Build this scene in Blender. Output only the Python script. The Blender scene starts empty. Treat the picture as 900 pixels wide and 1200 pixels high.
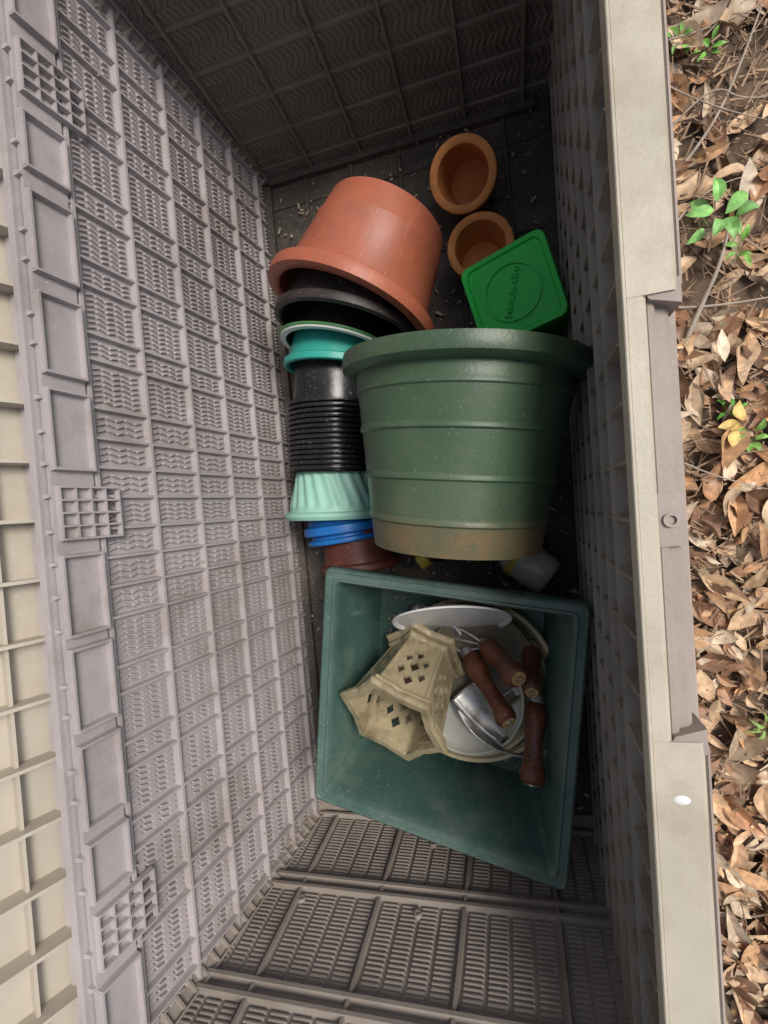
import bpy, bmesh, math, random
from mathutils import Vector, Matrix, noise, Euler
random.seed(7)
scene=bpy.context.scene
COL=scene.collection

# ---------------------------------------------------------------- helpers
def mesh_obj(name, verts, faces, mat=None, parent=None, smooth=False, mw=None):
    me=bpy.data.meshes.new(name); me.from_pydata([tuple(v) for v in verts],[],faces); me.update()
    ob=bpy.data.objects.new(name,me); COL.objects.link(ob)
    if mat: me.materials.append(mat)
    if smooth:
        for p in me.polygons: p.use_smooth=True
        try: me.set_sharp_from_angle(angle=math.radians(40))
        except Exception: pass
    if mw is not None: ob.matrix_world=mw
    if parent: ob.parent=parent
    return ob
def fixn(o):
    bm=bmesh.new(); bm.from_mesh(o.data); bmesh.ops.recalc_face_normals(bm,faces=bm.faces); bm.to_mesh(o.data); bm.free(); return o
def empty(name):
    e=bpy.data.objects.new(name,None); e.empty_display_size=.05; COL.objects.link(e); return e

class MB:
    def __init__(s): s.v=[]; s.f=[]
    def box(s,c,ax,ay,az):
        n=len(s.v); c=Vector(c);ax=Vector(ax);ay=Vector(ay);az=Vector(az)
        for i in (-1,1):
            for j in (-1,1):
                for k in (-1,1): s.v.append(c+ax*i+ay*j+az*k)
        s.f+= [tuple(n+q for q in f) for f in ((0,1,3,2),(4,6,7,5),(0,4,5,1),(2,3,7,6),(0,2,6,4),(1,5,7,3))]
    def rib(s,p0,p1,wv,nv,taper=.6):
        n=len(s.v); p0=Vector(p0);p1=Vector(p1);wv=Vector(wv);nv=Vector(nv)
        e=(p1-p0).normalized()*wv.length*.4
        s.v+=[p0-wv,p0+wv,p1+wv,p1-wv,p0-wv*taper+nv+e,p0+wv*taper+nv+e,p1+wv*taper+nv-e,p1-wv*taper+nv-e]
        s.f+=[tuple(n+q for q in f) for f in ((4,5,6,7),(0,1,5,4),(1,2,6,5),(2,3,7,6),(3,0,4,7))]
    def obj(s,name,mat,parent=None,smooth=False):
        return fixn(mesh_obj(name,s.v,s.f,mat,parent,smooth))

def frame(pos,axis,roll=0):
    z=Vector(axis).normalized(); q=z.to_track_quat('Z','Y')
    return Matrix.Translation(Vector(pos))@q.to_matrix().to_4x4()@Matrix.Rotation(roll,4,'Z')
def lathe(name,prof,mat,mw=None,seg=72,parent=None,mod=None,closed=False,smooth=True,cap=True):
    v=[];f=[];n=len(prof)
    for i in range(seg):
        a=2*math.pi*i/seg
        for (r,h) in prof:
            rr=mod(r,h,a) if mod else r
            v.append((rr*math.cos(a),rr*math.sin(a),h))
    m=n if closed else n-1
    for i in range(seg):
        j=(i+1)%seg
        for k in range(m):
            k2=(k+1)%n
            f.append((i*n+k,j*n+k,j*n+k2,i*n+k2))
    if cap and not closed:
        f.append(tuple(i*n for i in range(seg))[::-1]); f.append(tuple(i*n+n-1 for i in range(seg)))
    return fixn(mesh_obj(name,v,f,mat,parent,smooth,mw))
def tube(name,pts,r,mat,parent=None,radii=None):
    cu=bpy.data.curves.new(name,'CURVE'); cu.dimensions='3D'; cu.bevel_depth=r; cu.bevel_resolution=3; cu.use_fill_caps=True
    sp=cu.splines.new('NURBS'); sp.points.add(len(pts)-1); sp.use_endpoint_u=True; sp.order_u=3
    for i,p in enumerate(pts):
        sp.points[i].co=(*p,1); sp.points[i].radius=radii[i] if radii else 1
    ob=bpy.data.objects.new(name,cu); COL.objects.link(ob); cu.materials.append(mat)
    if parent: ob.parent=parent
    return ob

# ---------------------------------------------------------------- materials
def mat(name,base,rough=.5,var=.15,scale=8,dirt=None,damt=.5,dscale=5,bump=.1,bscale=90,speck=0,speckcol=(.5,.45,.38),spec=.4,metal=0,coords='Object',zband=None,trans=0,scr=0,zamt=.85):
    m=bpy.data.materials.new(name); m.use_nodes=True; nt=m.node_tree; N=nt.nodes; L=nt.links
    b=N['Principled BSDF']; b.inputs['Roughness'].default_value=rough; b.inputs['Metallic'].default_value=metal
    b.inputs['Specular IOR Level'].default_value=spec
    if trans: b.inputs['Transmission Weight'].default_value=trans
    tc=N.new('ShaderNodeTexCoord'); co=tc.outputs[coords]
    def nz(sc,det=3,r=.6,vec=None):
        n=N.new('ShaderNodeTexNoise'); n.inputs['Scale'].default_value=sc; n.inputs['Detail'].default_value=det; n.inputs['Roughness'].default_value=r
        L.new(vec or co,n.inputs['Vector']); return n.outputs['Fac']
    def ramp(fac,a,c):
        r=N.new('ShaderNodeMapRange'); r.inputs['From Min'].default_value=a; r.inputs['From Max'].default_value=c; L.new(fac,r.inputs['Value']); return r.outputs['Result']
    def mix(fac,A,B):
        x=N.new('ShaderNodeMix'); x.data_type='RGBA'
        if isinstance(fac,float): x.inputs[0].default_value=fac
        else: L.new(fac,x.inputs[0])
        for s,q in ((6,A),(7,B)):
            if isinstance(q,tuple): x.inputs[s].default_value=(*q,1)
            else: L.new(q,x.inputs[s])
        return x.outputs[2]
    def mul(a,k):
        x=N.new('ShaderNodeMath'); x.operation='MULTIPLY'; L.new(a,x.inputs[0])
        if isinstance(k,(float,int)): x.inputs[1].default_value=k
        else: L.new(k,x.inputs[1])
        return x.outputs[0]
    base_n=nz(scale)
    c=mix(ramp(base_n,.3,.7),tuple(x*(1-var) for x in base),tuple(min(1,x*(1+var)) for x in base))
    if dirt: c=mix(mul(ramp(nz(dscale,6,.7),.48,.72),damt),c,dirt)
    if scr:
        mp=N.new('ShaderNodeMapping'); mp.inputs['Scale'].default_value=(1,1,.12); mp.inputs['Rotation'].default_value=(.4,.3,.2); L.new(co,mp.inputs['Vector'])
        c=mix(mul(ramp(nz(70,2,.5,mp.outputs[0]),.64,.72),scr),c,tuple(min(1,x*1.6+.05) for x in base))
    if zband:
        z0,z1,zc=zband
        sx=N.new('ShaderNodeSeparateXYZ'); L.new(co,sx.inputs[0])
        ad=N.new('ShaderNodeMath'); ad.operation='MULTIPLY_ADD'; L.new(nz(25),ad.inputs[0]); ad.inputs[1].default_value=.03; L.new(sx.outputs['Z'],ad.inputs[2])
        zf=mul(mul(ramp(ad.outputs[0],z1,z0),zamt),ramp(nz(14,5,.7),.25,.55))
        c=mix(zf,c,zc)
    if speck: c=mix(mul(ramp(nz(230,1),.68,.76),speck),c,speckcol)
    L.new(c,b.inputs['Base Color'])
    mr=N.new('ShaderNodeMapRange'); L.new(base_n,mr.inputs['Value']); mr.inputs['From Min'].default_value=.25; mr.inputs['From Max'].default_value=.75; mr.inputs['To Min'].default_value=max(0,rough-.1); mr.inputs['To Max'].default_value=min(1,rough+.12); L.new(mr.outputs['Result'],b.inputs['Roughness'])
    if bump:
        bp=N.new('ShaderNodeBump'); bp.inputs['Strength'].default_value=bump; bp.inputs['Distance'].default_value=.002
        L.new(nz(bscale,3),bp.inputs['Height']); L.new(bp.outputs['Normal'],b.inputs['Normal'])
    return m

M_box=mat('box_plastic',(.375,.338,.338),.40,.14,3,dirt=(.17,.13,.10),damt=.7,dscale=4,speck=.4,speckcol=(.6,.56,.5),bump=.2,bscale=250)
M_boxend=mat('box_plastic_far_shaded',(.20,.168,.140),.5,.18,4,dirt=(.09,.07,.05),damt=.6,dscale=5,speck=.4,bump=.3,bscale=250)  # darker copy of box plastic: far end's shade put into the base colour
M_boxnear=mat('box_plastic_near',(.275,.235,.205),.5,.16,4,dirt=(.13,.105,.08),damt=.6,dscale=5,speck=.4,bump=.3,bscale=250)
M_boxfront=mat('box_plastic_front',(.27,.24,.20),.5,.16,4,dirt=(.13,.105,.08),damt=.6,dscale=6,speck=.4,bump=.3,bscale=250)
M_rail=mat('box_rail_plastic',(.46,.415,.335),.45,.12,5,dirt=(.29,.235,.17),damt=.7,dscale=7,speck=.35,bump=.2,bscale=200)
M_rail2=mat('box_outer_plastic',(.34,.285,.25),.55,.12,6,dirt=(.20,.16,.12),damt=.5,speck=.2,bump=.2,bscale=200)
M_lid=mat('lid_plastic',(.48,.43,.355),.45,.1,5,dirt=(.28,.23,.17),damt=.5,speck=.1,bump=.15)
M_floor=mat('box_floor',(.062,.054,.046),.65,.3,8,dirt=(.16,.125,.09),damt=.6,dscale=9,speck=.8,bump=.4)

# ---------------------------------------------------------------- deck box
box=empty('deck_box')
H=.62
def wall(name,O,S,T,Ls,Lt,inside,slines,tlines,style,m,rw=.003,rh=.006,trh=None,plain=None,pitch=.0105,sub=.021,mg=.006,sh=.0042,slant=.38,gap=.0012):
    O=Vector(O);S=Vector(S).normalized();T=Vector(T).normalized();N=S.cross(T).normalized()
    if (Vector(inside)-O).dot(N)<0: N=-N
    trh=trh or rh*1.25
    P=lambda s,t,n=0:O+S*s+T*t+N*n
    mb=MB()
    mb.box(P(Ls/2,Lt/2,-.008),S*Ls/2,T*Lt/2,N*.008)
    for t in tlines: mb.rib(P(0,t),P(Ls,t),T*rw*1.2,N*trh)
    for s in slines: mb.rib(P(s,0),P(s,Lt),S*rw,N*rh)
    mb.obj(name+'_ribs',m,box)
    st=MB(); rnd=random.Random(3)
    ss=[0]+list(slines)+[Ls]; tt=[0]+list(tlines)+[Lt]
    for i in range(len(ss)-1):
        for j in range(len(tt)-1):
            s0,s1,t0,t1=ss[i]+mg,ss[i+1]-mg,tt[j]+mg*1.2,tt[j+1]-mg*1.2
            if s1-s0<.010 or t1-t0<.012: continue
            if plain and plain(.5*(s0+s1),.5*(t0+t1)): continue
            if style=='zig':
                nr=max(1,round((t1-t0)/sub)); dt=(t1-t0)/nr
                ns=max(1,round((s1-s0)/pitch)); ds=(s1-s0)/ns
                for a in range(nr):
                    sl=slant*ds*(1 if a%2 else -1)
                    for c in range(ns):
                        sc=s0+(c+.5)*ds+rnd.uniform(-.0004,.0004)
                        st.rib(P(sc-sl,t0+a*dt+gap),P(sc+sl,t0+(a+1)*dt-gap),S*ds*.27,N*sh,.4)
            else:
                nc=max(1,round((s1-s0)/.034)); dc=(s1-s0)/nc
                nr=max(1,round((t1-t0)/.0085)); dt=(t1-t0)/nr
                for a in range(nr):
                    for c in range(nc):
                        st.rib(P(s0+c*dc+.003,t0+(a+.5)*dt),P(s0+(c+1)*dc-.003,t0+(a+.5)*dt),T*dt*.33,N*.004,.4)
    if st.v: st.obj(name+'_relief',m,box)
    return P,S,T,N
inside=(-.2,.05,.3)
Y0,Y1=-.76,.92
sl=[];c=.045
offs=[.024,.068,.112,.158,.232,.272,.346,.386,.462,.506,.59,.635,.715,.76,.82]
for o in offs:
    for sg in (-1,1):
        y=c+sg*o
        if Y0+.03<y<Y1-.03: sl.append(y-Y0)
sl=sorted(sl)
Tl=(-.071,0,.62)
P,S,T,N=wall('left_wall',(-.532,Y0,0),(0,1,0),Tl,Y1-Y0,.624,inside,sl,[.05,.148,.245,.342,.445,.548],'zig',M_box,
     rw=.0034,rh=.0095,trh=.0105,plain=lambda s,t:t>.55,pitch=.0088,sub=.0185,mg=.0078,sh=.0046,slant=.20,gap=.0022)
mb=MB()
strip0,strip1=.556,.618
mb.box(P((Y1-Y0)/2,.587,.0065),S*(Y1-Y0)/2,T*.031,N*.0035)
for yc,g in ((.045,1),(.160,0),(.292,0),(.430,0),(.555,0),(.66,1),(.78,0),(-.068,0),(-.195,0),(-.325,0),(-.440,0),(-.535,1),(-.65,0)):
    s=yc-Y0
    if g:
        for q in range(5): mb.rib(P(s-.036+q*.018,strip0-.034,.010),P(s-.036+q*.018,strip1-.006,.010),S*.0022,N*.009)
        for q in range(5): mb.rib(P(s-.038,strip0-.034+q*.0225,.010),P(s+.038,strip0-.034+q*.0225,.010),T*.0020,N*.008)
    else:
        w=.054 if yc not in (.555,-.440) else .038
        for e in (-1,1): mb.rib(P(s+e*w,strip0,.01),P(s+e*w,strip1,.01),S*.003,N*.010)
        mb.rib(P(s-w,strip0+.002,.01),P(s+w,strip0+.002,.01),T*.0025,N*.009)
        mb.rib(P(s-w,strip1-.002,.01),P(s+w,strip1-.002,.01),T*.0025,N*.009)
mb.obj('left_wall_upper_frame',M_box,box)
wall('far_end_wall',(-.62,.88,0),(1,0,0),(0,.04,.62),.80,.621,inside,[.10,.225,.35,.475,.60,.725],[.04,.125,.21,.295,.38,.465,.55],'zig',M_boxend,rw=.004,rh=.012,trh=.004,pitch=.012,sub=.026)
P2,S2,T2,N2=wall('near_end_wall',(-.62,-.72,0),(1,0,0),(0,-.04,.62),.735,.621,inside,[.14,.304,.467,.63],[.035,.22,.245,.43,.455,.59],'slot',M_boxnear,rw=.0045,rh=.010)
SK=.037
fs=[.03+.0585*i for i in range(28)]
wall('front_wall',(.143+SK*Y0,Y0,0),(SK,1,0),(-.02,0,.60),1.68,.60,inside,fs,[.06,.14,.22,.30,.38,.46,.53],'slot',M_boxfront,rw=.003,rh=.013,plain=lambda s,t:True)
mb=MB()
def xf(y,x0): return x0+SK*y
def skew_box(x0,x1,y0,y1,z0,z1,ch=.0):
    n=len(mb.v)
    for y in (y0,y1):
        mb.v+=[Vector((xf(y,x0),y,z0)),Vector((xf(y,x1),y,z0)),Vector((xf(y,x1),y,z1-ch)),Vector((xf(y,x1-ch),y,z1)),Vector((xf(y,x0+ch),y,z1)),Vector((xf(y,x0),y,z1-ch))]
    mb.f+=[tuple(n+q for q in range(6)),tuple(n+6+q for q in range(6))[::-1]]
    for q in range(6): r=(q+1)%6; mb.f.append((n+q,n+r,n+6+r,n+6+q))
skew_box(.112,.160,.183,.94,.598,.62,.004)
skew_box(.112,.160,-.78,-.238,.598,.62,.004)
skew_box(.112,.133,-.238,.183,.598,.6195,.004)
skew_box(.1115,.1150,-.779,.939,.6,.6228,.001)
mb.obj('front_rail',M_rail,box)
mb=MB()
skew_box(.133,.156,-.236,.181,.585,.604,.004)
skew_box(.1335,.142,-.236,.181,.604,.611,.002)
skew_box(.1605,.166,.19,.94,.57,.614,.003)
skew_box(.1605,.166,-.78,-.245,.57,.614,.003)
skew_box(.1601,.172,-.80,.95,-.03,.57,.002)
for yy,sg in ((.183,1),(-.238,-1)):
    n=len(mb.v)
    pts=[(.128,yy+sg*.012),(.163,yy+sg*.012),(.163,yy-sg*.012),(.136,yy-sg*.004)]
    for z in (.58,.6175): mb.v+=[Vector((xf(y,x),y,z)) for x,y in pts]
    mb.f+=[(n,n+1,n+2,n+3),(n+7,n+6,n+5,n+4)]+[(n+q,n+(q+1)%4,n+4+(q+1)%4,n+4+q) for q in range(4)]
mb.obj('front_outer_panel',M_rail2,box)
mb=MB()
skew_box(.131,.1575,-.055,-.004,.60,.613,.003)
mb.obj('latch_plate',M_rail2,box)
lathe('latch_boss',[(.0001,0),(.0045,0),(.0045,.003),(.007,.003),(.007,0)],M_rail2,Matrix.Translation((.143,-.03,.6132)),seg=24,parent=box,cap=False)
mb=MB()
mb.box((-.2,.08,-.006),(.36,0,0),(0,.86,0),(0,0,.008))
for x in (-.42,-.30,-.18,-.06,.06): mb.rib((x,-.72,.002),(x,.88,.002),(.006,0,0),(0,0,.006))
for y in (-.6,-.4,-.2,0,.2,.4,.6,.8): mb.rib((-.53,y,.002),(.13,y,.002),(0,.004,0),(0,0,.004))
mb.box((-.2,.866,.010),(.33,0,0),(0,.010,0),(0,0,.008))
mb.box((-.520,.08,.010),(.009,0,0),(0,.78,0),(0,0,.008))
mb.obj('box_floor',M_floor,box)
mb=MB()
for sy,y0 in ((1,-.72),(-1,.88)):
    p0=Vector((-.540,y0,0)); p1=Vector((-.611,y0-sy*.04,.62)); d=(p1-p0).normalized()
    nn=Vector((1,sy,0)); nn=(nn-d*nn.dot(d)).normalized(); ww=d.cross(nn).normalized(); Lp=(p1-p0).length
    c0=(p0+p1)/2
    mb.box(c0+nn*.012,d*Lp/2,ww*.036,nn*.008)
    for q,hh in ((-.034,.014),(-.014,.007),(.012,.007),(.034,.014)): mb.rib(p0+nn*.020+ww*q,p1+nn*.020+ww*q,ww*.0025,nn*hh)
    for i in range(24): mb.rib(p0+d*(.02+i*.026)+nn*.020-ww*.014,p0+d*(.02+i*.026)+nn*.020+ww*.012,d*.003,nn*.006)
mb.box((-.2,-.70,.012),(.33,0,0),(0,.014,0),(0,0,.010))
mb.obj('corner_posts',M_boxnear,box)
mb=MB()
mb.box((-.612,.08,.612),(.009,0,0),(0,.86,0),(0,0,.008))
mb.box((-.606,.08,.6225),(.003,0,0),(0,.86,0),(0,0,.0028))
mb.box((-.655,.08,.28),(.012,0,0),(0,.86,0),(0,0,.31))
mb.box((-.24,-.787,.29),(.40,0,0),(0,.014,0),(0,0,.325))
mb.box((-.22,.953,.29),(.42,0,0),(0,.014,0),(0,0,.325))
mb.obj('hinge_rail_and_skirt',M_box,box)
for (x,z) in ((.383,.272),(.385,.10),(.15,.27)):
    lathe('screw_boss',[(.0003,.006),(.003,.006),(.003,.009),(.007,.009),(.009,0)],M_boxnear,frame(P2(x,z,0),N2),seg=20,parent=box,cap=False)
# lid
mb=MB()
LO=Vector((-.634,-.80,.585)); LS=Vector((0,1,0)); LT=Vector((-.40,0,1)).normalized(); LN=LS.cross(LT).normalized()
if LN.x<0: LN=-LN
LP=lambda s,t,n=0:LO+LS*s+LT*t+LN*n
mb.box(LP(.88,.36,-.036),LS*.88,LT*.36,LN*.004)
for t,hh in ((.004,.0155),(.06,.008),(.14,.008),(.22,.008),(.30,.008),(.38,.008),(.46,.008),(.54,.008),(.62,.008),(.715,.0155)): mb.box(LP(.88,t,-.032+hh),LS*.88,LT*.0022,LN*hh)
for i in range(22): mb.box(LP(.01+i*.083,.36,-.0165),LS*.0025,LT*.358,LN*.0155)
mb.obj('lid',M_lid,box)
lathe('pale_spot',[(.0001,.0012),(.004,.0010),(.0055,0)],mat('white_spot',(.75,.74,.72),.5,.03,bump=0),Matrix.Translation((.127,-.292,.6201))@Matrix.Diagonal((1.3,.8,1,1)),seg=20,parent=box,cap=False)
rnd=random.Random(5)
mb=MB()
for _ in range(500):
    x=rnd.uniform(-.52,.12);y=rnd.uniform(-.71,.86);a=rnd.uniform(0,3.14);l=rnd.uniform(.0015,.008)
    d=Vector((math.cos(a),math.sin(a),rnd.uniform(-.1,.1)))
    mb.box((x,y,.010),d*l,Vector((-d.y,d.x,0))*rnd.uniform(.0008,.003),(0,0,.0009))
for _ in range(90):
    s=rnd.uniform(.05,1.6);t=rnd.uniform(.03,.55);a=rnd.uniform(0,3.14);l=rnd.uniform(.0008,.003)
    d=S*math.cos(a)+T*math.sin(a); mb.box(P(s,t,.0085),d*l,N.cross(d)*.0009,N*.0008)
mb.obj('floor_crumbs',mat('crumbs',(.42,.33,.23),.9,.4,20),box)

# ---------------------------------------------------------------- pots
def potprof(rb,rt,h,lip=.012,liph=.02,th=.004,bands=()):
    p=[(.0005,0.002),(rb*.8,.002),(rb*.9,0),(rb,.0015)]
    R=lambda z:rb+(rt-rb)*z/h
    for (z,w,d) in bands:
        p+=[(R(z-w)-0.0002,z-w),(R(z)+d,z-w*.5),(R(z)+d,z+w*.5),(R(z+w),z+w)]
    z=h-liph
    p+=[(R(z),z-.001),(R(z)+lip*.6,z),(rt+lip*.9,z+liph*.2),(rt+lip,z+liph*.5),(rt+lip*.9,h-.002),(rt+lip*.5,h),(rt-th*.5,h),(rt-th*1.4,h-.003)]
    p+=[(rb-th,.006),(.0005,.006)]
    return p
def pot(name,base,top,rb,rt,m,lip=.01,liph=.02,th=.004,bands=(),mod=None,seg=80,parent=None):
    b=Vector(base);t=Vector(top);h=(t-b).length
    return lathe(name,potprof(rb,rt,h,lip,liph,th,bands),m,frame(b,t-b),seg=seg,mod=mod,cap=False,parent=parent)

M_green=mat('green_planter_plastic',(.052,.094,.052),.42,.18,4,dirt=(.12,.135,.085),damt=.6,dscale=6,speck=.2,bump=.2,bscale=200,zband=(.045,.078,(.17,.11,.055)),scr=.12,zamt=.9)
pot('round_plastic_planter',(-.099,-.062,.30),(-.054,.240,.32),.139,.181,M_green,lip=.020,liph=.032,bands=((.052,.006,.003),(.118,.006,.003),(.190,.006,.003),(.248,.005,.002)))
M_terra=mat('terracotta_plastic',(.38,.112,.062),.40,.12,7,dirt=(.22,.10,.075),damt=.55,speck=.3,bump=.2,scr=.2)
pot('terracotta_coloured_pot',(-.192,.592,.165),(-.281,.407,.195),.122,.156,M_terra,lip=.020,liph=.032,bands=((.06,.005,.002),))
M_black=mat('black_plastic',(.016,.016,.018),.26,.2,9,dirt=(.06,.05,.04),damt=.4,speck=.4,bump=.2)
M_black2=mat('black_plastic_matte',(.032,.025,.024),.45,.2,9,dirt=(.09,.07,.06),damt=.6,speck=.5,bump=.3)
pot('black_plant_pot',(-.245,.55,.16),(-.296,.382,.175),.11,.142,M_black2,lip=.010,liph=.022)
M_white=mat('white_plastic',(.70,.74,.68),.4,.05,bump=.1,speck=.2,speckcol=(.3,.25,.2))
M_grim=mat('green_rim_plastic',(.10,.30,.10),.4,.05,bump=.1)
wp=empty('white_rimmed_pot')
pot('pot_body',(-.305,.49,.13),(-.335,.368,.140),.085,.110,M_black2,lip=.002,liph=.004,parent=wp)
fr=frame((-.332,.372,.142),Vector((-.030,-.122,.01)))
lathe('rim',[(.108,-.001),(.1195,-.001),(.1215,.002),(.1200,.0065),(.109,.0065)],M_white,fr,seg=90,parent=wp,closed=True)
lathe('rim_edge',[(.1216,-.003),(.1240,-.002),(.1240,.002),(.1216,.003)],M_grim,fr,seg=90,parent=wp,closed=True)
M_turq=mat('turquoise_plastic',(.035,.36,.29),.4,.08,bump=.1,speck=.2,dirt=(.03,.2,.16),damt=.4)
pot('turquoise_plant_pot',(-.325,.475,.12),(-.350,.328,.118),.080,.106,M_turq,lip=.007,liph=.018)
B=Vector((-.350,.39,.112));Tp=Vector((-.378,.108,.100));h=(Tp-B).length
pr=[(.0005,0),(.078,0),(.082,.003),(.092,h*.46)]
n=14; z=h*.46
for i in range(n):
    z0=z+i*(h*.53/n); dz=h*.53/n; k=.0008*math.sin(i*2.3)
    pr+=[(.094,z0),(.1035+k,z0+dz*.12),(.1045+k,z0+dz*.45),(.1035+k,z0+dz*.75),(.094,z0+dz*.88)]
pr+=[(.098,h),(.095,h),(.086,h*.5),(.0005,h*.5)]
lathe('nursery_pot_stack',pr,M_black,frame(B,Tp-B),seg=90,cap=False)
M_mint=mat('mint_plastic',(.30,.55,.45),.4,.06,bump=.1,speck=.2,dirt=(.2,.35,.28),damt=.3)
def swirl(r,h,a): return r*(1+.026*math.sin(a*22+h*75)) if .004<h<.088 else r
B=Vector((-.380,.118,.10));Tp=Vector((-.388,.000,.098))
pr=[(.0005,0),(.082,0)]+[(.084+.018*(q/12)**1.3,.004+.084*q/12) for q in range(13)]+[(.104,.096),(.112,.099),(.115,.106),(.111,.113),(.105,.114),(.101,.108),(.074,.01),(.0005,.01)]
lathe('mint_plant_pot',pr,M_mint,frame(B,Tp-B),seg=176,mod=swirl,cap=False)
M_blue=mat('blue_plastic',(.012,.14,.44),.35,.1,bump=.1,speck=.2)
pot('blue_plant_pot',(-.375,.06,.09),(-.371,-.028,.088),.07,.088,M_blue,lip=.006,liph=.022)
pot('blue_plant_pot',(-.372,.03,.088),(-.367,-.048,.086),.07,.085,M_blue,lip=.006,liph=.012)
M_brown=mat('dark_red_plastic',(.11,.030,.022),.5,.15,bump=.2,speck=.5,dirt=(.12,.07,.05),damt=.6)
pot('brown_plant_pot',(-.35,.03,.085),(-.345,-.115,.085),.062,.084,M_brown,lip=.008,liph=.018)
pot('brown_plant_pot',(-.16,.10,.085),(-.05,.20,.085),.05,.075,M_brown)
pot('brown_plant_pot',(-.12,-.02,.08),(.0,.05,.08),.05,.07,M_black2)
M_clay=mat('terracotta_clay',(.66,.27,.085),.8,.16,14,dirt=(.26,.12,.055),damt=.75,dscale=12,speck=.2,bump=.3,bscale=120)
pot('clay_pot',(-.020,.722,.020),(-.034,.676,.128),.050,.061,M_clay,lip=.008,liph=.035,th=.006)
pot('clay_pot',(-.012,.545,.010),(-.013,.540,.100),.050,.061,M_clay,lip=.008,liph=.030,th=.006)

# ---------------------------------------------------------------- plant food container
food=empty('plant_food_container')
M_gbox=mat('bright_green_plastic',(.020,.56,.065),.30,.06,6,bump=.08,speck=.15,dirt=(.02,.3,.03),damt=.3)
def rrect(w,h,r,n=6):
    out=[]
    for cx,cy,a0 in ((w-r,h-r,0),(-w+r,h-r,90),(-w+r,-h+r,180),(w-r,-h+r,270)):
        for i in range(n+1):
            a=math.radians(a0+90*i/n); out.append((cx+r*math.cos(a),cy+r*math.sin(a)))
    return out
def loft(name,loops,m,parent=None,mw=None,smooth=True,cap=True):
    v=[];f=[];n=len(loops[0])
    for l in loops: v+=l
    for i in range(len(loops)-1):
        for k in range(n):
            q=(k+1)%n; f.append((i*n+k,i*n+q,(i+1)*n+q,(i+1)*n+k))
    if cap: f.append(tuple(range(n))[::-1]); f.append(tuple((len(loops)-1)*n+k for k in range(n)))
    o=fixn(mesh_obj(name,v,f,m,parent,smooth,None))
    if mw is not None: o.matrix_local=mw
    return o
def lp(w,r,z): return [(x,y,z) for x,y in rrect(w,w,r)]
loft('container_body',[lp(.072,.012,0),lp(.075,.014,.004),lp(.077,.015,.13),lp(.070,.015,.135),lp(.070,.015,.15)],M_gbox,food)
loft('container_lid',[lp(.080,.018,.140),lp(.082,.018,.143),lp(.082,.018,.166),lp(.080,.017,.170),lp(.072,.015,.170),lp(.069,.014,.1665),lp(.040,.010,.1665)],M_gbox,food)
lathe('lid_ring',[(.049,.1660),(.049,.1700),(.053,.1700),(.053,.1660)],M_gbox,None,seg=64,parent=food,closed=True)
tx=bpy.data.curves.new('lid_text','FONT'); tx.body='Miracle-Gro'; tx.size=.0185; tx.extrude=.0022; tx.offset=.0004; tx.align_x='CENTER'; tx.align_y='CENTER'
to=bpy.data.objects.new('lid_text',tx); COL.objects.link(to); tx.materials.append(M_gbox); to.parent=food; to.location=(0,0,.168); to.rotation_euler=(0,0,math.radians(62))
food.matrix_world=Matrix.Translation((.078,.408,.035))@Matrix.Rotation(math.radians(-14),4,'Y')@Matrix.Rotation(math.radians(6),4,'X')@Matrix.Rotation(math.radians(11),4,'Z')

# ---------------------------------------------------------------- square planter
M_sq=mat('teal_green_plastic',(.046,.100,.084),.40,.26,4,dirt=(.15,.17,.145),damt=.7,dscale=7,speck=.35,bump=.2,bscale=150,scr=.5,zband=(.300,.262,(.13,.18,.16)),zamt=.75)
cor=[Vector((-.356,-.087)),Vector((.113,-.178)),Vector((.029,-.668)),Vector((-.425,-.533))]
cen=sum(cor,Vector((0,0)))/4
def quad(u,v):
    a=(u+1)/2;b=(v+1)/2
    return cor[3]*(1-a)*(1-b)+cor[2]*a*(1-b)+cor[1]*a*b+cor[0]*(1-a)*b
def ql(sc,z,r=.05):
    out=[]
    for x,y in rrect(1,1,r,5):
        p=cen+(quad(x,y)-cen)*sc; out.append((p.x,p.y,z))
    return out
loft('square_planter',[ql(.745,.022),ql(.755,.025),ql(.90,.232),ql(.985,.234),ql(1.0,.240),ql(1.0,.262),ql(.988,.270),ql(.975,.272),ql(.965,.269),ql(.925,.269),ql(.915,.272),ql(.905,.272),ql(.893,.268),ql(.885,.258),ql(.872,.250),ql(.775,.055,.12),ql(.76,.045,.14),ql(.3,.045,.14)],M_sq)
M_cream=mat('cream_ceramic',(.58,.49,.30),.35,.1,8,dirt=(.18,.13,.07),damt=.7,dscale=10,speck=.3,bump=.15)
M_whitec=mat('white_ceramic',(.62,.61,.52),.25,.05,8,dirt=(.33,.30,.24),damt=.6,dscale=9,bump=.05)
M_platew=mat('white_plate_glaze',(.72,.72,.71),.2,.05,8,bump=.03,dirt=(.5,.48,.42),damt=.4)
def saucer(name,c,ax,r,m,h=.028):
    lathe(name,[(.0005,0),(r*.78,0),(r*.84,.004),(r*.97,h*.8),(r,h),(r*.985,h+.003),(r*.95,h+.002),(r*.92,h*.75),(r*.80,.008),(.0005,.008)],m,frame(c,ax),seg=90,cap=False)
M_olive=mat('dark_dirty_ceramic',(.16,.14,.10),.5,.3,10,dirt=(.04,.03,.025),damt=.7,dscale=20,bump=.2)
saucer('plant_saucer',(-.120,-.365,.05),(.02,.0,1),.176,M_cream,.048)
saucer('plant_saucer',(-.118,-.370,.066),(-.02,.03,1),.158,M_olive,.020)
saucer('plant_saucer',(-.122,-.380,.078),(-.03,.05,1),.144,M_cream,.022)
saucer('plant_saucer',(-.130,-.400,.090),(-.03,.05,1),.118,M_whitec,.020)
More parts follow.
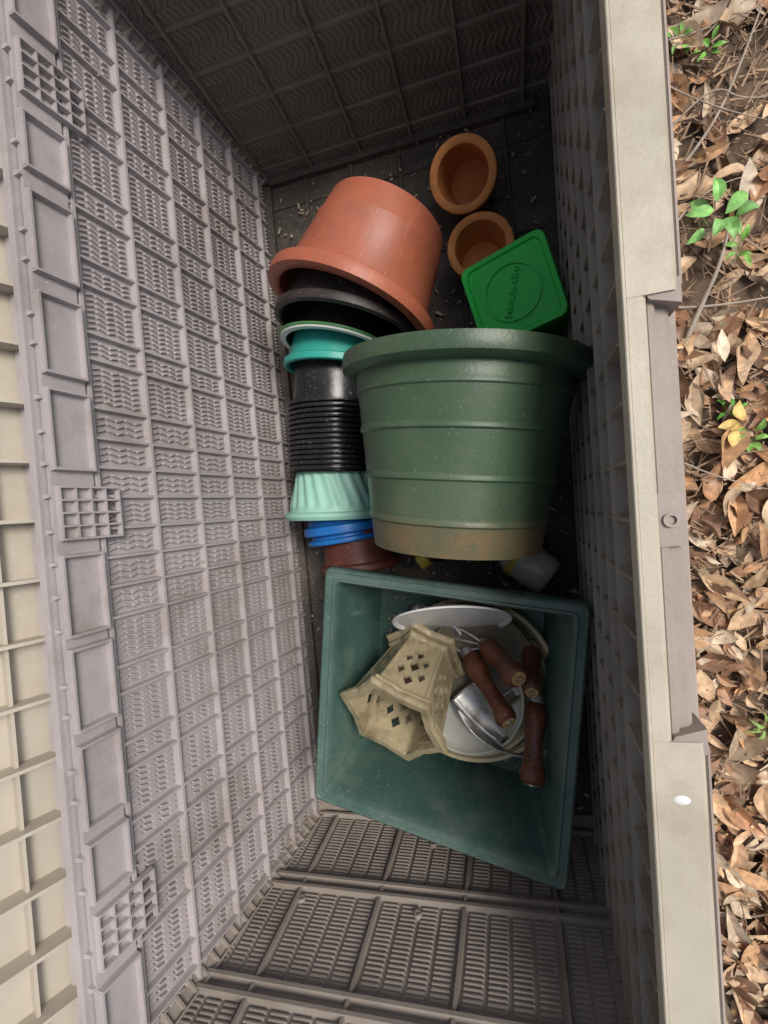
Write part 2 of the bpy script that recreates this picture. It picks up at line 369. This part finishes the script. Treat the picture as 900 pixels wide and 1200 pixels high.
saucer('plant_saucer',(-.095,-.320,.100),(.05,-.08,1),.108,M_olive,.018)
saucer('white_plate',(-.138,-.212,.170),(0.03,-.885,.43),.118,M_platew,.010)
rnd=random.Random(9)
mb=MB()
for _ in range(240):
    a=rnd.uniform(0,6.28);u=rnd.uniform(-.7,.7);w_=rnd.uniform(-.72,.72)
    p=quad(u,w_)
    if (p-Vector((-.12,-.365))).length<.18: continue
    d=Vector((math.cos(a),math.sin(a),.1)); l=rnd.uniform(.001,.006)
    mb.box((p.x,p.y,.052),d*l,Vector((-d.y,d.x,0))*rnd.uniform(.0006,.002),(0,0,.001))
mb.obj('soil_crumbs',mat('pale_crumbs',(.36,.27,.17),.9,.4,20))

# ---------------------------------------------------------------- ceramic lantern
lan=empty('ceramic_lantern')
M_lan=mat('glazed_beige_ceramic',(.345,.285,.175),.20,.2,14,dirt=(.12,.085,.045),damt=.8,dscale=22,speck=.2,bump=.25,spec=.6)
Hl=.165; a0=.056; a1=.080
t30=math.tan(math.radians(30))
slope=math.atan2(a1-a0,Hl); Ls=math.hypot(Hl,a1-a0)
def wat(y): return (a0+(a1-a0)*y/Ls)*t30
for i in range(6):
    cu=bpy.data.curves.new('tmp','CURVE'); cu.dimensions='2D'; cu.fill_mode='BOTH'; cu.extrude=.0034
    def sp(pts):
        s=cu.splines.new('POLY'); s.points.add(len(pts)-1); s.use_cyclic_u=True
        for k,p in enumerate(pts): s.points[k].co=(p[0],p[1],0,1)
    sp([(-wat(0),0),(wat(0),0),(wat(Ls),Ls),(-wat(Ls),Ls)])
    def dia(x,y,a,b): sp([(x-a,y),(x,y-b),(x+a,y),(x,y+b)])
    for (x,y,a,b) in ((0,.055,.0080,.012),(0,.088,.010,.015),(-.0175,.071,.007,.012),(.0175,.071,.007,.012),(-.021,.106,.0075,.013),(.021,.106,.0075,.013),(0,.124,.010,.014)):
        dia(x,y,a,b)
    to=bpy.data.objects.new('tmp',cu); COL.objects.link(to); bpy.context.view_layer.update()
    me=bpy.data.meshes.new_from_object(to.evaluated_get(bpy.context.evaluated_depsgraph_get()))
    bpy.data.objects.remove(to)
    ang=math.radians(60*i)
    Nn=Vector((math.cos(ang)*math.cos(slope),math.sin(ang)*math.cos(slope),-math.sin(slope)))
    X=Vector((-math.sin(ang),math.cos(ang),0)); Yv=Nn.cross(X)
    if Yv.z<0: X=-X; Yv=Nn.cross(X)
    Mx=Matrix((X,Yv,Nn)).transposed().to_4x4(); Mx.translation=Vector((a0*math.cos(ang),a0*math.sin(ang),0))
    me.transform(Mx); me.materials.clear(); me.materials.append(M_lan)
    o=bpy.data.objects.new('pierced_panel_%d'%(i+1),me); COL.objects.link(o); o.parent=lan
def hexm(r,h,a):
    d=(a%(math.pi/3)); d=min(d,math.pi/3-d)
    return r/math.cos(d)*(1+.035*math.exp(-((d-math.pi/6)/.12)**2)-.045*math.exp(-((d)/.14)**2))
def ringp(r0,r1,z0,z1):
    m=.35*(z1-z0); return [(r0,z0),(r1-m,z0),(r1,z0+m),(r1,z1-m),(r1-m,z1),(r0,z1)]
for nm,(r0,r1,z0,z1) in {'upper_rim':(.046,.078,-.014,.002),'upper_rim_step':(.045,.067,.002,.018),'neck_rim':(.040,.064,-.024,-.014),'lower_rim':(.076,.094,Hl-.007,Hl+.007),'lower_rim_step':(.074,.088,Hl-.018,Hl-.007)}.items():
    lathe(nm,ringp(r0,r1,z0,z1),M_lan,None,seg=144,parent=lan,mod=hexm,closed=True)
for i in range(6):
    ang=math.radians(60*i+30); c30=math.cos(math.radians(30))
    tube('corner_rib',[(a0/c30*math.cos(ang),a0/c30*math.sin(ang),0),(a1/c30*math.cos(ang),a1/c30*math.sin(ang),Hl)],.0055,M_lan,lan)
lan.matrix_world=frame((-.210,-.306,.120),(-.30,-.52,.95),math.radians(34))

# ---------------------------------------------------------------- garden tools
M_wood=mat('stained_wood',(.135,.042,.021),.42,.5,30,dirt=(.04,.02,.013),damt=.9,dscale=26,speck=.15,bump=.9,bscale=110,spec=.5)
M_wend=mat('handle_end_grain',(.46,.28,.11),.6,.4,80,bump=.3)
M_steel=mat('old_steel',(.50,.49,.47),.34,.25,20,dirt=(.14,.065,.035),damt=.75,dscale=15,bump=.2,metal=.85)
def tool(name,butt,far,r=.019):
    e=empty(name); b=Vector(butt);f=Vector(far);L=(f-b).length; fr=frame(b,f-b)
    ph=L*100
    def wob(rr,h,a): return rr*(1+.05*math.sin(2*a+ph+h*30)+.025*math.sin(3*a+h*70+ph*2))
    pr=[(.006,-.001),(r*.66,-.0005),(r*.88,.003),(r*1.0,.008),(r*1.04,.014),(r*1.04,.022),(r*.90,.030)]
    for k in range(1,9):
        q=k/8; pr.append((r*(.88-.12*math.sin(math.pi*min(1,q*1.6))+.12*math.sin(math.pi*max(0,(q-.45)/.55)))*(1 if q<.9 else .78),.030+(L-.030)*q))
    lathe('handle',pr,M_wood,fr,seg=32,parent=e,mod=wob)
    lathe('handle_end_disc',[(.0003,-.0016),(r*.62,-.0016),(r*.66,-.0008)],M_wend,fr,seg=24,parent=e,cap=False)
    lathe('handle_end_ring',[(.0035,-.0017),(.0040,-.0034),(.0058,-.0034),(.0064,-.0017)],M_steel,fr,seg=24,parent=e,cap=False)
    lathe('ferrule',[(r*.72,L-.010),(r*.72,L+.012),(r*.4,L+.018)],M_steel,fr,seg=24,parent=e)
    return e
def blade(parent,pts_fn,nm='blade',nu=16,nv=9,th=.0015):
    v=[];f=[]
    for i in range(nu+1):
        for j in range(nv+1): v.append(pts_fn(i/nu,j/nv*2-1))
    for i in range(nu):
        for j in range(nv):
            a=i*(nv+1)+j; f.append((a,a+1,a+nv+2,a+nv+1))
    o=mesh_obj(nm,v,f,M_steel,parent,True)
    md=o.modifiers.new('s','SOLIDIFY'); md.thickness=th
    return o
e=tool('garden_trowel',(-.043,-.392,.238),(-.116,-.305,.125),r=.0205)
def bl(u,v,c0=Vector((-.150,-.285,.115)),dr=Vector((-.6,.62,-.25)).normalized()):
    w=.036*math.sin(math.pi*min(1,(1-u)*.62+.0)+.0)**.6 if u<1 else .001
    sd=Vector((.7,.7,0)).normalized(); return c0+dr*u*.12+sd*v*max(w,.001)+Vector((0,0,.012*v*v))
blade(e,bl); tube('tang',[(-.116,-.305,.125),(-.135,-.30,.12),(-.155,-.28,.113)],.004,M_steel,e)
e=tool('hand_fork',(-.018,-.313,.238),(-.078,-.285,.130),r=.0215)
for q in (-1,0,1): tube('tine',[(-.078,-.285,.130),(-.11,-.275+q*.02,.125),(-.17,-.27+q*.028,.11),(-.21,-.26+q*.028,.105)],.003,M_steel,e)
e=tool('hand_cultivator',(-.014,-.515,.215),(.008,-.395,.140),r=.0215)
def strip(u,v):
    a=math.radians(185-150*u); c=Vector((-.045,-.44,.135)); r=.062+v*.013
    return c+Vector((r*math.cos(a)*1.0-.03+.06*u,-.055*math.sin(a)*1.2+.03*(1-u),.02*u+.006*v))
blade(e,strip,'curved_blade')
e=tool('weeding_tool',(.002,-.350,.205),(.010,-.300,.105),r=.018)
e=empty('bulb_scoop')
def sc(u,v,c0=Vector((-.132,-.368,.140)),dr=Vector((.55,-.75,-.06)).normalized()):
    w=.031*(1-.75*u**3); sd=Vector((.75,.55,0)).normalized(); return c0+dr*u*.13+sd*v*w+Vector((0,0,.012*v*v))
blade(e,sc)

# ---------------------------------------------------------------- bottles
M_clear=mat('clear_plastic',(.58,.62,.52),.2,.08,bump=.05,trans=.35,dirt=(.3,.28,.2),damt=.4)
M_yel=mat('yellow_label',(.45,.36,.06),.5,.2,30)
e=empty('plastic_bottle')
fb=frame((.062,-.160,.105),(-.62,.50,-.15))
lathe('bottle_body',[(.0005,.004),(.028,0),(.036,.004),(.041,.015),(.043,.04),(.042,.08),(.036,.10),(.018,.115),(.016,.13),(.0005,.13)],M_clear,fb,parent=e,cap=False)
lathe('bottle_label',[(.0420,.070),(.0430,.071),(.0420,.085),(.041,.086)],M_yel,fb,parent=e,cap=False)
e=empty('fertilizer_bottle')
lathe('bottle_cap',[(.0005,0),(.017,0),(.018,.002),(.018,.022),(.012,.024)],M_yel,frame((-.205,-.110,.10),(.8,.5,.0)),seg=30,parent=e)
lathe('bottle_body',[(.012,0.024),(.028,.04),(.030,.10),(.0005,.10)],M_black2,frame((-.205,-.110,.10),(.8,.5,.0)),seg=40,parent=e)

# ---------------------------------------------------------------- ground & litter
M_ground=mat('soil',(.11,.075,.050),.95,.5,9,dirt=(.25,.16,.10),damt=.8,dscale=25,speck=.6,speckcol=(.4,.28,.18),bump=1.0,bscale=40)
v=[];f=[];xs=[-40,-15,-6,-3]+[-1.5+.1*i for i in range(36)]+[3,6,15,40]
for x in xs:
    for y in xs:
        z=-.035+(.012*noise.noise((x*3,y*3,0)) if abs(x)<2.5 and abs(y)<2.5 else 0)
        if -.75<x<.25 and abs(y)<1.05: z=-.04
        v.append((x,y,z))
n=len(xs)
for i in range(n-1):
    for j in range(n-1): f.append((i*n+j,(i+1)*n+j,(i+1)*n+j+1,i*n+j+1))
mesh_obj('ground',v,f,M_ground,None,True)

def leafmat(name,rough=.6):
    m=bpy.data.materials.new(name); m.use_nodes=True; nt=m.node_tree;N=nt.nodes;L=nt.links;b=N['Principled BSDF']
    a=N.new('ShaderNodeVertexColor'); a.layer_name='col'
    tc=N.new('ShaderNodeTexCoord'); nz=N.new('ShaderNodeTexNoise'); nz.inputs['Scale'].default_value=70; nz.inputs['Detail'].default_value=4
    L.new(tc.outputs['Object'],nz.inputs['Vector'])
    mr=N.new('ShaderNodeMapRange'); L.new(nz.outputs['Fac'],mr.inputs['Value']); mr.inputs['From Min'].default_value=.3; mr.inputs['From Max'].default_value=.7; mr.inputs['To Min'].default_value=.65; mr.inputs['To Max'].default_value=1.25
    mx=N.new('ShaderNodeVectorMath'); mx.operation='SCALE'; L.new(a.outputs['Color'],mx.inputs[0]); L.new(mr.outputs['Result'],mx.inputs['Scale'])
    L.new(mx.outputs[0],b.inputs['Base Color']); b.inputs['Roughness'].default_value=rough; b.inputs['Specular IOR Level'].default_value=.35
    return m
M_leaf=leafmat('dry_leaves',.5); M_weed=leafmat('green_leaves',.45)
class Leaves:
    def __init__(s): s.v=[];s.f=[];s.c=[]
    def leaf(s,pos,Rm,L,W,curl,fold,col,ns=7,pointy=1.0):
        n=len(s.v); bend=rnd.uniform(-.18,.18); tw=rnd.uniform(-.5,.5)
        for i in range(ns+1):
            u=i/ns; w=W*.5*math.sin(math.pi*min(1,u**.85))**pointy+.0006; x=(u-.5)*L
            z=curl*L*(4*(u-.5)**2-.3)
            zz=fold*w*1.1
            wob=(.35*fold*math.sin(u*9+n)+tw*(u-.5))*w; yb=bend*L*4*(u-.5)**2
            for p,cc in (((x,-w+yb,z+zz+wob),1),((x,yb,z),1.15),((x,w+yb,z+zz-wob),.92)):
                s.v.append(Rm@Vector(p)+pos); s.c.append(tuple(min(.85,q*cc) for q in col))
        for i in range(ns):
            a=n+i*3; s.f+=[(a,a+1,a+4,a+3),(a+1,a+2,a+5,a+4)]
    def obj(s,name,m):
        o=mesh_obj(name,s.v,s.f,m,None,True)
        at=o.data.color_attributes.new('col','FLOAT_COLOR','POINT')
        buf=[]
        for c in s.c: buf+=[*c,1]
        at.data.foreach_set('color',buf); return o
rnd=random.Random(11)
pal=[(.58,.38,.23),(.50,.29,.155),(.62,.45,.30),(.38,.205,.11),(.68,.54,.39),(.26,.14,.08),(.56,.33,.17),(.50,.38,.26),(.20,.11,.065),(.60,.41,.25)]
Lf=Leaves()
def scatter(n,x0,x1,y0,y1,zmax,dens=None):
    for _ in range(n):
        x=rnd.uniform(x0,x1);y=rnd.uniform(y0,y1)
        if dens and rnd.random()>dens(x,y): continue
        if -.82<x<xf(y,.195) and -.85<y<1.0: continue
        c=rnd.choice(pal); k=rnd.uniform(.7,1.15); c=tuple(q*k for q in c)
        L=rnd.choice([rnd.uniform(.03,.06),rnd.uniform(.055,.11)])
        R=Euler((rnd.gauss(0,.27),rnd.gauss(0,.2),rnd.uniform(0,6.28))).to_matrix()
        Lf.leaf(Vector((x,y,-.028+rnd.random()**1.5*zmax)),R,L,L*rnd.uniform(.26,.5),rnd.uniform(-.22,.28),rnd.uniform(-.5,.9),c,pointy=rnd.uniform(.7,1.2))
def dens(x,y):
    d=.92 if y<-.05 else (.55 if y<.3 else .36)
    return max(.10,min(1,d+.7*noise.noise((x*4,y*4,3))))
scatter(4300,.18,.95,-1.2,1.3,.035,dens)
scatter(2200,.9,2.2,-1.8,1.8,.03)
scatter(1800,-2.2,-.8,-1.8,1.8,.03)
scatter(1200,-.9,.9,-2.0,-.8,.03); scatter(1200,-.9,.9,.9,2.0,.03)
for x,y in ((.435,.115),(.452,.14),(.44,.09)): Lf.leaf(Vector((x,y,.012)),Euler((.1,.1,rnd.uniform(0,6))).to_matrix(),.042,.022,.1,.2,(.62,.44,.13))
Lf.obj('leaf_litter',M_leaf)
mb=MB()
for _ in range(5000):
    x=rnd.uniform(.19,.8);y=rnd.uniform(-1.0,1.2)
    if x<xf(y,.19): continue
    a=rnd.uniform(0,3.14);l=rnd.uniform(.003,.03)
    d=Vector((math.cos(a),math.sin(a),rnd.uniform(-.2,.2)))
    mb.box((x,y,-.028+rnd.uniform(0,.03)),d*l,Vector((-d.y,d.x,0))*rnd.choice([.0007,.0009,.002]),(0,0,.0008))
mb.obj('soil_debris',mat('bark_bits',(.32,.215,.14),.9,.5,20))
M_twig=mat('grey_twig',(.36,.30,.24),.85,.25,30,bump=.5)
def twig(pts,r): tube('twig',pts,r,M_twig,None,[1-.6*i/(len(pts)-1) for i in range(len(pts))])
twig([(.37,.28,-.015),(.405,.36,.01),(.445,.44,.03),(.46,.50,.03)],.006)
twig([(.36,.62,-.01),(.43,.68,.0),(.50,.78,.01),(.56,.92,.01)],.004)
twig([(.34,.93,.0),(.42,.90,.01),(.56,.93,.0)],.0025)
twig([(.37,.37,.0),(.45,.35,.012),(.58,.36,.0)],.003)
twig([(.39,.74,.0),(.46,.80,.02),(.52,.74,.01),(.6,.75,0)],.0022)
twig([(.36,.52,.0),(.42,.60,.012),(.5,.60,.01)],.0025)
twig([(.38,.84,.0),(.44,.76,.012),(.55,.70,.01)],.0022)
twig([(.35,.05,.0),(.42,.0,.012),(.52,-.03,.01)],.002)
def weed(name,c,n,L,W,hgt,col=(.10,.33,.04)):
    w=Leaves(); c=Vector(c)
    for i in range(n):
        a=6.283*i/n+rnd.uniform(-.3,.3) ; rr=rnd.uniform(.5,1.1)*L
        p=c+Vector((math.cos(a)*rr,math.sin(a)*rr,hgt*rnd.uniform(.4,1)))
        k=rnd.uniform(.7,1.3)
        w.leaf(p,Euler((rnd.gauss(0,.2),rnd.gauss(-.1,.25),a)).to_matrix(),L*rnd.uniform(.7,1.1),W*rnd.uniform(.7,1.1),-.15,.35,tuple(q*k for q in col),pointy=.8)
        n0=len(w.v); w.v+=[c-Vector((0,.0008,0)),c+Vector((0,.0008,0)),p+Vector((0,.0006,-.001)),p-Vector((0,.0006,.001))]; w.f.append((n0,n0+1,n0+2,n0+3)); w.c+=[col]*4
    w.obj(name,M_weed)
weed('weed_plant',(.448,.525,-.02),9,.052,.024,.075,(.22,.46,.13))
weed('weed_plant',(.478,.455,-.02),5,.03,.010,.06,(.18,.38,.07))
weed('weed_plant',(.475,.085,-.02),6,.028,.013,.03,(.18,.36,.07))
weed('weed_plant',(.45,-.50,-.02),16,.028,.005,.04,(.26,.40,.10))
weed('weed_plant',(.42,.92,-.02),6,.025,.010,.03,(.14,.33,.05))
weed('weed_plant',(.47,.88,-.02),6,.025,.010,.03,(.14,.33,.05))
weed('weed_plant',(.445,.15,-.02),5,.02,.008,.03)

# ---------------------------------------------------------------- light
w=bpy.data.worlds.new('World'); scene.world=w; w.use_nodes=True
nt=w.node_tree; bg=nt.nodes['Background']; sky=nt.nodes.new('ShaderNodeTexSky'); sky.sky_type='NISHITA'; sky.sun_disc=False
to_sun=Vector((.50,.22,.84)).normalized()
el=math.asin(to_sun.z); az=math.atan2(to_sun.x,to_sun.y)
sky.sun_elevation=el; sky.sun_rotation=az; sky.dust_density=3.0; sky.air_density=1.0
hs=nt.nodes.new('ShaderNodeHueSaturation'); hs.inputs['Saturation'].default_value=.6; hs.inputs['Value'].default_value=1.0
nt.links.new(sky.outputs[0],hs.inputs['Color']); nt.links.new(hs.outputs[0],bg.inputs[0]); bg.inputs[1].default_value=.125
sd=bpy.data.lights.new('sun','SUN'); sd.energy=3.0; sd.angle=math.radians(22); sd.color=(1,.95,.88)
so=bpy.data.objects.new('sun',sd); COL.objects.link(so); so.rotation_euler=to_sun.to_track_quat('Z','Y').to_euler()

# ---------------------------------------------------------------- camera
cd=bpy.data.cameras.new('camera'); cam=bpy.data.objects.new('camera',cd); COL.objects.link(cam)
Zr=Vector((-.2587,-.01725,.9658)).normalized(); Yr=Vector((-.0958,.9954,-.0079)); Yr=(Yr-Zr*Yr.dot(Zr)).normalized(); Xr=Yr.cross(Zr)
M=Matrix((Xr,Yr,Zr)).to_4x4(); M.translation=Vector((0,0,1.12)); cam.matrix_world=M
cd.sensor_fit='VERTICAL'; cd.sensor_height=24; cd.lens=24*560/1200; cd.clip_start=.02; cd.clip_end=200
scene.camera=cam
scene.view_settings.view_transform='Standard'; scene.view_settings.look='None'; scene.view_settings.exposure=0
